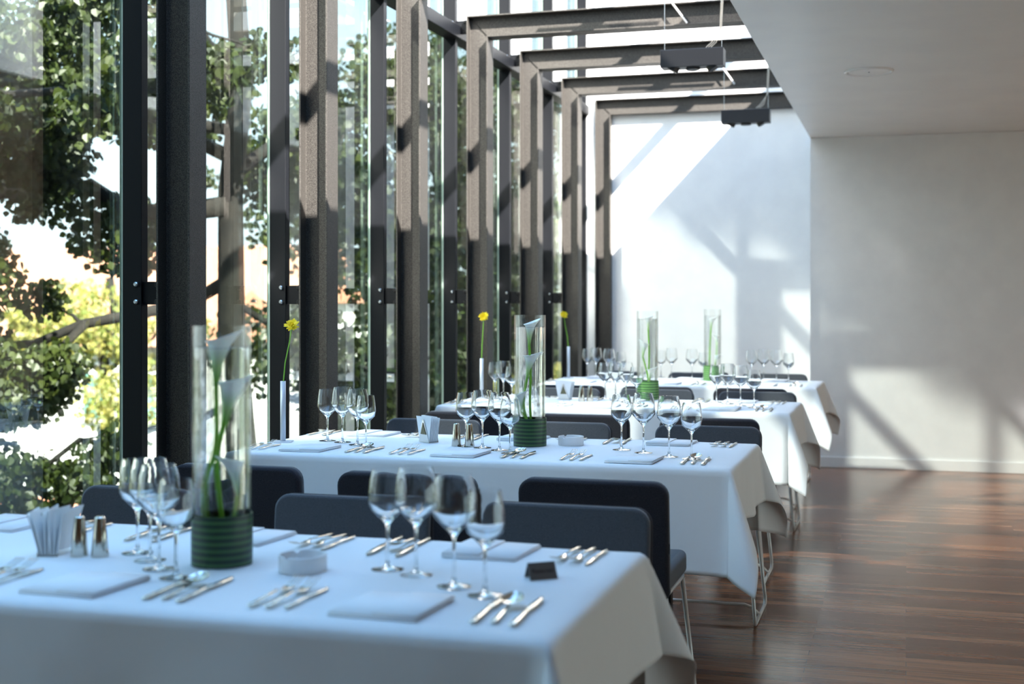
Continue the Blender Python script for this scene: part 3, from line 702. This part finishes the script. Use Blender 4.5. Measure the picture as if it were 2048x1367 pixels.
# ------------------------------------------------------------------ napkin holders, shakers, ashtrays, table sign
def holder(p, rz, tn, fan_=.004):
    t = empty('napkin_holder', (p.x, p.y, CZ), rz, 'steel napkin holder with triangular side plates on the %s table' % tn, 'napkin holder', 'napkin holders')
    MB().box(-.037, .037, -.020, .020, 0, .0016).build('base', 'chrome', t)
    for s in (-1, 1):
        o_ = [(-.037, 0), (.037, 0), (.004, .092), (-.004, .092)]; i_ = [(-.018, .034), (.018, .034), (.0, .078), (.0, .078)]
        def tr(q, d): return Vector((q[0], s * (.0225 + q[1] * .06) + d, q[1] + .0))
        vs = [tr(q, 0) for q in o_] + [tr(q, 0) for q in i_] + [tr(q, .0014) for q in o_] + [tr(q, .0014) for q in i_]
        fs = [(k, (k + 1) % 4, 4 + (k + 1) % 4, 4 + k) for k in range(4)] + [(8 + k, 12 + k, 12 + (k + 1) % 4, 8 + (k + 1) % 4) for k in range(4)] + [(k, 8 + k, 8 + (k + 1) % 4, (k + 1) % 4) for k in range(4)] + [(4 + k, 4 + (k + 1) % 4, 12 + (k + 1) % 4, 12 + k) for k in range(4)]
        pl_ = MB().add(vs, fs).build('side_plate', 'chrome', t)
        q_ = [tr((-.019, .033), -s * .0), tr((.019, .033), -s * .0), tr((0, .080), -s * .0)]; q2 = [v + Vector((0, s * .0018, 0)) for v in q_]
        MB().add(q_ + q2, [(0, 1, 2), (5, 4, 3), (0, 3, 4, 1), (1, 4, 5, 2), (2, 5, 3, 0)]).build('badge', 'badge', pl_)
    rnd = random.Random(int(p.y * 7))
    for k in range(7):
        u = (k - 3) / 3
        mb = MB(); fan = u * fan_ * rnd.uniform(.7, 1.3); jx = rnd.uniform(-1, 1) * fan_ * .35; jz = rnd.uniform(-.004, .004) - abs(u) * fan_ * .3; tw = rnd.uniform(-1, 1) * fan_ * .5
        vs = []
        for dy in (-.0013, .0013):
            for z, hw in ((.003, .034), (.055, .042), (.104 + jz, .052)):
                for sx_ in (-1, 1):
                    vs.append((sx_ * hw + jx * z * 10, u * .019 + fan * (z / .1) + dy * (1 if z < .1 else .4) + sx_ * tw * (z / .1), z + (sx_ * jx * .5 if z > .1 else 0)))
        fs = [(0, 1, 3, 2), (2, 3, 5, 4), (6, 8, 9, 7), (8, 10, 11, 9), (4, 5, 11, 10), (0, 6, 7, 1), (0, 2, 8, 6), (2, 4, 10, 8), (1, 7, 9, 3), (3, 9, 11, 5)]
        o = mb.add(vs, fs).build('paper_napkin', 'paper', loc=(p.x, p.y, CZ + .0002), rz=rz)
        tag(o, 'folded white paper napkin fanned in the steel holder on the %s table' % tn, 'paper napkin', 'paper napkins in the holder on the %s table' % tn)
def shaker(p, label):
    t = empty('shaker', (p.x, p.y, CZ), 0, label, 'shaker', 'steel salt and pepper shakers')
    MB().lathe([(0, 0), (.0195, 0), (.0200, .002), (.0115, .086), (.0105, .088), (0, .088)], 32).build('body', 'brushed', t, sharp=35)
    MB().lathe([(0, .0905), (.0085, .090), (.0105, .088)], 24).build('cap', 'chrome', t)
def ashtray(p, tn):
    mb = MB(); n_ = 96; r0, r1, h = .051, .046, .036
    prof = [(0, .0), (r0 - .002, 0), (r0, .003), (r0, h - .002), (r0 - .002, h), (r1 + .002, h), (r1, h - .003), (r1, .010), (0, .008)]
    mb.lathe(prof, n_)
    vs = []
    for v in mb.v:
        a = math.atan2(v[1], v[0]); z = v[2]
        if z > h - .005:
            for q in (-1.9, .2, 2.3):
                da = abs((a - q + math.pi) % (2 * math.pi) - math.pi)
                if da < .075: z -= .005
        vs.append((v[0], v[1], z))
    mb.v = vs
    tag(mb.build('ashtray', 'ceramic', loc=(p.x, p.y, CZ), smooth=False, bevel=.0008), 'round white porcelain ashtray on the %s table' % tn, 'ashtray', 'white ashtrays')
holder(P(108, 1112, TZ), 1.8, 'front', .022); holder(P(857, 886, TZ), -.62, 'second'); holder(P(1130, 800, TZ), -.15, 'third')
shaker(P(159, 1117, TZ), 'conical steel shaker next to the napkins on the front table'); shaker(P(200, 1118, TZ), 'conical steel shaker nearer the wine glasses, front table')
shaker(P(913, 894, TZ), 'conical steel shaker, left of the pair on the second table'); shaker(P(939, 895, TZ), 'conical steel shaker, right of the pair on the second table')
shaker(P(1163, 804, TZ), 'small conical shaker, left of the pair on the third table'); shaker(P(1180, 804, TZ), 'small conical shaker, right of the pair on the third table')
ashtray(P(606, 1146, TZ), 'front'); ashtray(P(1142, 892, TZ), 'second')

p = P(1082, 1160, TZ)
t = empty('table_sign', (p.x, p.y, CZ), .64, 'small dark tent-shaped reserved sign at the right end of the front table', 'sign')
hh, bd, wd = .033, .019, .030
for s, nm in ((-1, 'front_panel'), (1, 'back_panel')):
    vs = [(-wd, s * bd, 0), (wd, s * bd, 0), (wd, 0, hh), (-wd, 0, hh)]
    vs += [(x, y - s * .0016, z - .0006 if z > .01 else z) for x, y, z in vs]
    o = MB().add(vs, [(0, 1, 2, 3), (7, 6, 5, 4), (0, 4, 5, 1), (1, 5, 6, 2), (2, 6, 7, 3), (3, 7, 4, 0)]).build(nm, 'sign', t)
    if s < 0:
        cu = D.curves.new('lettering', 'FONT'); cu.body = 'Reserved'; cu.size = .0125; cu.align_x = 'CENTER'; cu.align_y = 'CENTER'; cu.extrude = .0002
        to = D.objects.new('lettering_tmp', cu); C.objects.link(to)
        dg = bpy.context.evaluated_depsgraph_get(); me = D.meshes.new_from_object(to.evaluated_get(dg))
        D.objects.remove(to); me.materials.clear(); me.materials.append(M['sign_text'])
        lt = D.objects.new('lettering', me); C.objects.link(lt); lt.parent = o
        lt.location = (0, -bd / 2 - .0006, hh / 2); lt.rotation_euler = (math.atan2(hh, bd), 0, 0)

# ------------------------------------------------------------------ outside
GZ = -4.2
struct(MB().grid(30, 30, lambda u, v: Vector((-130 + u * 150, -30 + v * 150, GZ + .25 * math.sin(u * 20) * math.cos(v * 17)))).build('ground', 'ground'))
LEAF = [(0, 0, 0), (.42, .28, .05), (.46, .62, .03), (.18, .92, -.02), (0, 1.08, -.06), (-.18, .92, -.02), (-.46, .62, .03), (-.42, .28, .05)]
LF = [(0, 1, 2, 3, 4), (0, 4, 5, 6, 7)]
def leaves(mb, centres, n, size, rnd, droop=.5):
    vs = mb.v; fs = mb.f
    tot = sum(c[1] ** 2 for c in centres)
    for c, rad, sq in centres:
        for _ in range(int(n * rad ** 2 / tot)):
            d = Vector((rnd.gauss(0, 1), rnd.gauss(0, 1), rnd.gauss(0, 1))).normalized() * rad * rnd.random() ** .45
            d.z *= sq
            p = Vector(c) + d
            ax = Vector((rnd.uniform(-1, 1), rnd.uniform(-1, 1), rnd.uniform(-1.2, .3) - droop)).normalized()
            sd = ax.cross(Vector((rnd.uniform(-1, 1), rnd.uniform(-1, 1), rnd.uniform(-1, 1)))).normalized(); nm_ = ax.cross(sd)
            s = size * rnd.uniform(.6, 1.2); o = len(vs)
            for a, b_, h in LEAF: vs.append(tuple(p + (sd * a + ax * b_ + nm_ * h) * s))
            fs += [tuple(i + o for i in f) for f in LF]
def wob(p0, p1, r0, r1, rnd, n=7, amp=.08):
    p0, p1 = Vector(p0), Vector(p1); l_ = (p1 - p0).length
    pts = []; rs = []
    for k in range(n + 1):
        u = k / n; q = p0.lerp(p1, u)
        if 0 < k < n: q += Vector((rnd.uniform(-1, 1), rnd.uniform(-1, 1), rnd.uniform(-1, 1))) * amp * l_ * .35
        pts.append(q); rs.append(r0 + (r1 - r0) * u)
    return pts, rs
def tree(base, trunk_top, limbs, blobs, nleaf, lsize, mt, label, rnd, group=None, tr=.17):
    t = empty('tree', base, 0, label, 'tree', group)
    B = Vector(base); mb = MB()
    pts, rs = wob(base, trunk_top, tr, tr * .45, rnd, 8, .05)
    mb.tube([p_ - B for p_ in pts], rs, 10)
    cl = []
    for (a, b_, r0) in limbs:
        pts, rs = wob(a, b_, r0, r0 * .3, rnd, 8, .10); mb.tube([p_ - B for p_ in pts], rs, 7)
        for k in range(3, 9):
            q = pts[min(k, 8)]
            for _ in range(2):
                e_ = q + Vector((rnd.uniform(-1, 1), rnd.uniform(-1, 1), rnd.uniform(-.8, .5))) * .55
                pp, rr_ = wob(q, e_, rs[min(k, 8)] * .45, .004, rnd, 4, .2); mb.tube([p_ - B for p_ in pp], rr_, 5)
                cl.append((e_ - B, rnd.uniform(.16, .30), .8))
    mb.build('trunk', 'bark', t, smooth=True)
    lm = MB()
    for c, r_, s in blobs: cl.append((Vector(c) - B, r_, s))
    leaves(lm, cl, nleaf, lsize, rnd)
    tag(lm.build('foliage', mt, t), kind='stuff')
    return t
rnd = random.Random(11)
tree((-5.2, 9.9, GZ), (-5.1, 9.4, 4.2),
     [((-5.25, 9.6, 2.1), (-8.2, 9.0, 2.35), .085), ((-5.25, 9.6, 2.5), (-7.4, 8.1, 3.5), .06), ((-5.3, 9.7, 1.5), (-8.0, 8.4, .65), .055),
      ((-6.3, 9.2, 1.15), (-6.9, 7.6, -.55), .035), ((-5.2, 9.6, 3.0), (-5.0, 7.7, 3.7), .05), ((-5.2, 9.7, 2.4), (-4.1, 11.6, 3.3), .06),
      ((-5.2, 9.7, 1.3), (-4.0, 10.6, .6), .03), ((-5.2, 9.6, .5), (-7.4, 8.8, -.2), .035), ((-5.2, 9.5, 2.7), (-6.6, 7.0, 2.9), .05)],
     [((-7.4, 9.6, 3.0), .75, .6), ((-6.6, 8.4, 2.6), .6, .6), ((-8.2, 9.8, 1.8), .6, .7), ((-6.2, 10.2, 3.2), .8, .7), ((-5.0, 10.8, 2.6), .8, .8), ((-4.6, 11.6, 1.8), .7, .9), ((-8.6, 9.6, .6), .55, .8), ((-7.6, 8.6, -.4), .5, .5), ((-6.2, 9.6, 1.9), .5, .7), ((-7.8, 9.2, 3.4), .8, .7), ((-7.0, 8.6, 1.5), .5, .8), ((-6.4, 9.0, 3.4), .6, .7)],
     46000, .068, 'leaf', 'big dark-trunked linden tree close outside the glass wall', rnd)
tree((-5.6, 15.6, GZ), (-5.4, 15.2, 4.6),
     [((-5.4, 15.3, 1.8), (-3.9, 14.0, 2.4), .07), ((-5.4, 15.3, 2.4), (-7.6, 14.2, 2.8), .07), ((-5.4, 15.3, 1.0), (-4.2, 16.2, .9), .05), ((-5.4, 15.3, 3.2), (-4.2, 15.2, 4.2), .06)],
     [((-4.6, 14.2, 2.6), .9, .8), ((-5.4, 14.2, 1.2), .8, .9), ((-4.4, 15.6, 1.4), .9, 1), ((-6.6, 14.4, 2.4), 1.0, .8), ((-4.2, 15.2, 3.4), .9, .7), ((-7.4, 14.6, .8), .8, .8), ((-5.2, 16.6, 2.2), 1.1, 1), ((-5.6, 14.8, 4.0), 1.0, .7)],
     17000, .085, 'leaf', 'second leafy tree farther along the glass wall', rnd)
tree((-5.4, 23.0, GZ), (-5.3, 23, 4.2), [((-5.3, 23, 1.5), (-4.0, 21.6, 2.0), .07), ((-5.3, 23, 2.5), (-7, 22, 3), .07)],
     [((-4.8, 22, 2.4), 1.3, .8), ((-5.8, 22.6, .8), 1.3, .9), ((-3.9, 23, .8), 1.1, 1), ((-7, 23, 2.4), 1.4, .9), ((-4.4, 23.5, 3.4), 1.2, .7)],
     9000, .11, 'leaf_bush', 'third tree far behind the glass, seen between the last posts', rnd)
tree((-15, 22.5, GZ), (-14.8, 22.4, 1.8), [((-14.9, 22.4, 0), (-16.6, 21.6, 1.2), .06), ((-14.9, 22.4, 0), (-13.2, 22.2, 1.0), .06)],
     [((-15.2, 22.0, .9), 1.3, .7), ((-14.2, 22.0, -.5), 1.0, .7), ((-16.4, 22, .0), 1.1, .7)], 7000, .10, 'leaf_pale', 'pale yellowing tree among the houses beyond the garden', rnd)
def bush(c, r_, n, ls, mt, label, sq=.7):
    t = empty('shrub', (c[0], c[1], GZ), 0, label, 'shrub', 'shrubs outside')
    mb = MB(); rr_ = random.Random(int(c[0] * 100))
    for k in range(6):
        a = k * 1.05; pp, rs = wob((0, 0, 0), (math.cos(a) * r_ * .6, math.sin(a) * r_ * .6, c[2] - GZ), .035, .01, rr_, 5, .05); mb.tube(pp, rs, 5)
    mb.build('stems', 'bark', t)
    lm = MB(); leaves(lm, [((0, 0, c[2] - GZ), r_, sq), ((r_ * .5, .2, c[2] - GZ - r_ * .5), r_ * .8, sq), ((-r_ * .6, 0, c[2] - GZ - r_ * .4), r_ * .8, sq)], n, ls, rr_, .1)
    tag(lm.build('foliage', mt, t), kind='stuff')
tree((-7.6, 5.4, GZ), (-6.6, 5.8, 7.5),
     [((-6.6, 5.8, 7.5), (-5.8, 5.2, 8.8), .06), ((-6.6, 5.8, 7.5), (-6.1, 7.3, 8.3), .05)],
     [((-6.0, 5.8, 8.4), 1.05, .95), ((-6.0, 5.0, 9.6), .9, .9), ((-6.0, 7.3, 8.0), .75, .9), ((-6.0, 8.1, 7.0), .62, .9), ((-6.1, 8.9, 6.5), .5, .8)],
     8500, .11, 'leaf', 'unseen tall tree added left of the picture to dapple the far walls', rnd)  # added out of view, crown shaped to shade the second sun
bush((-8.6, 9.8, -1.35), .85, 6000, .06, 'leaf_bush', 'sunlit green shrub at the lower left behind the glass')
bush((-7.2, 11.6, -1.5), .8, 4500, .06, 'leaf_bush', 'darker shrub below the linden tree', )
bush((-4.7, 13.6, -.1), .75, 5000, .055, 'leaf_pale', 'yellowish shrub seen between the middle posts')
bush((-5.0, 18.9, .1), .9, 4500, .07, 'leaf_pale', 'yellow-green shrub seen beside the bud vases')
bush((-4.9, 11.2, -.9), .8, 5000, .06, 'leaf_pale', 'pale shrub low outside behind the second table')
# houses
def house(x0, x1, y0, y1, ze, zr, label, wins=(), wallm='render'):
    t = empty('house', ((x0 + x1) / 2, (y0 + y1) / 2, GZ), 0, label, 'house', 'houses beyond the garden')
    hx, hy = (x1 - x0) / 2, (y1 - y0) / 2; a = ze - GZ; b_ = zr - GZ
    MB().box(-hx, hx, -hy, hy, 0, a).build('walls', wallm, t)
    e_ = .35
    vs = [(-hx - e_, -hy - e_, a - .1), (hx + e_, -hy - e_, a - .1), (hx + e_, hy + e_, a - .1), (-hx - e_, hy + e_, a - .1), (-hx - e_, 0, b_), (hx + e_, 0, b_)]
    MB().add(vs, [(0, 1, 5, 4), (2, 3, 4, 5), (0, 4, 3), (1, 2, 5), (3, 2, 1, 0)]).build('roof', 'roof', t)
    for (wx, wz, ww, wh) in wins:
        o = MB().box(wx - ww / 2, wx + ww / 2, -hy - .05, -hy + .02, wz - GZ, wz + wh - GZ).build('window', 'teal', t)
        MB().box(wx - ww / 2 - .06, wx + ww / 2 + .06, -hy - .09, -hy - .0, wz - GZ - .08, wz - GZ).build('sill', 'render', o)
house(-25, -15.3, 26.0, 31.0, .45, 1.6, 'white house with turquoise windows beyond the trees', [(-2.3, -1.3, .45, 1.1), (-1.2, -1.3, .45, 1.1), (.9, -1.3, .5, 1.0), (2.6, -1.3, .5, 1.0), (3.9, -1.3, .5, 1.0)])
house(-16, -9.5, 15.0, 18.5, -2.7, -1.55, 'low house with terracotta roof below the glass wall')
house(-37, -20, 40.0, 48, 1.4, 3.4, 'distant house with orange tiled roof', [(-5, -.5, .9, 1.3), (-2, -.5, .9, 1.3), (2, -.5, .9, 1.3)])
bush((-8.0, 14.6, -1.4), 1.0, 6000, .08, 'leaf', 'dark green shrub low between the two trees')
bush((-7.7, 19.6, -.6), 1.2, 7000, .10, 'leaf', 'wide dark shrub far behind the second table')
bush((-9.0, 26.0, .4), 1.9, 6000, .13, 'leaf_bush', 'large green shrub far beyond the trees')
# unseen blocks added to keep both suns off the front tables
def block(x0, x1, y0, y1, z1, label):
    t = empty('sun_blocker', ((x0 + x1) / 2, (y0 + y1) / 2, GZ), 0, label, 'light blocker')
    hx, hy = (x1 - x0) / 2, (y1 - y0) / 2
    MB().box(-hx, hx, -hy, hy, 0, z1 - GZ).build('walls', 'stone', t)
    MB().box(-hx - .3, hx + .3, -hy - .3, hy + .3, z1 - GZ, z1 - GZ + .4).build('parapet', 'stone', t)
block(8.0, 14, -26, 2.75 - .85 * 14, 26, 'tall sun-blocking mass added to the right behind the viewer')
block(-16, -9.0, -26, 7.0 - .85 * 16, 24, 'tall sun-blocking mass added to the left behind the viewer')
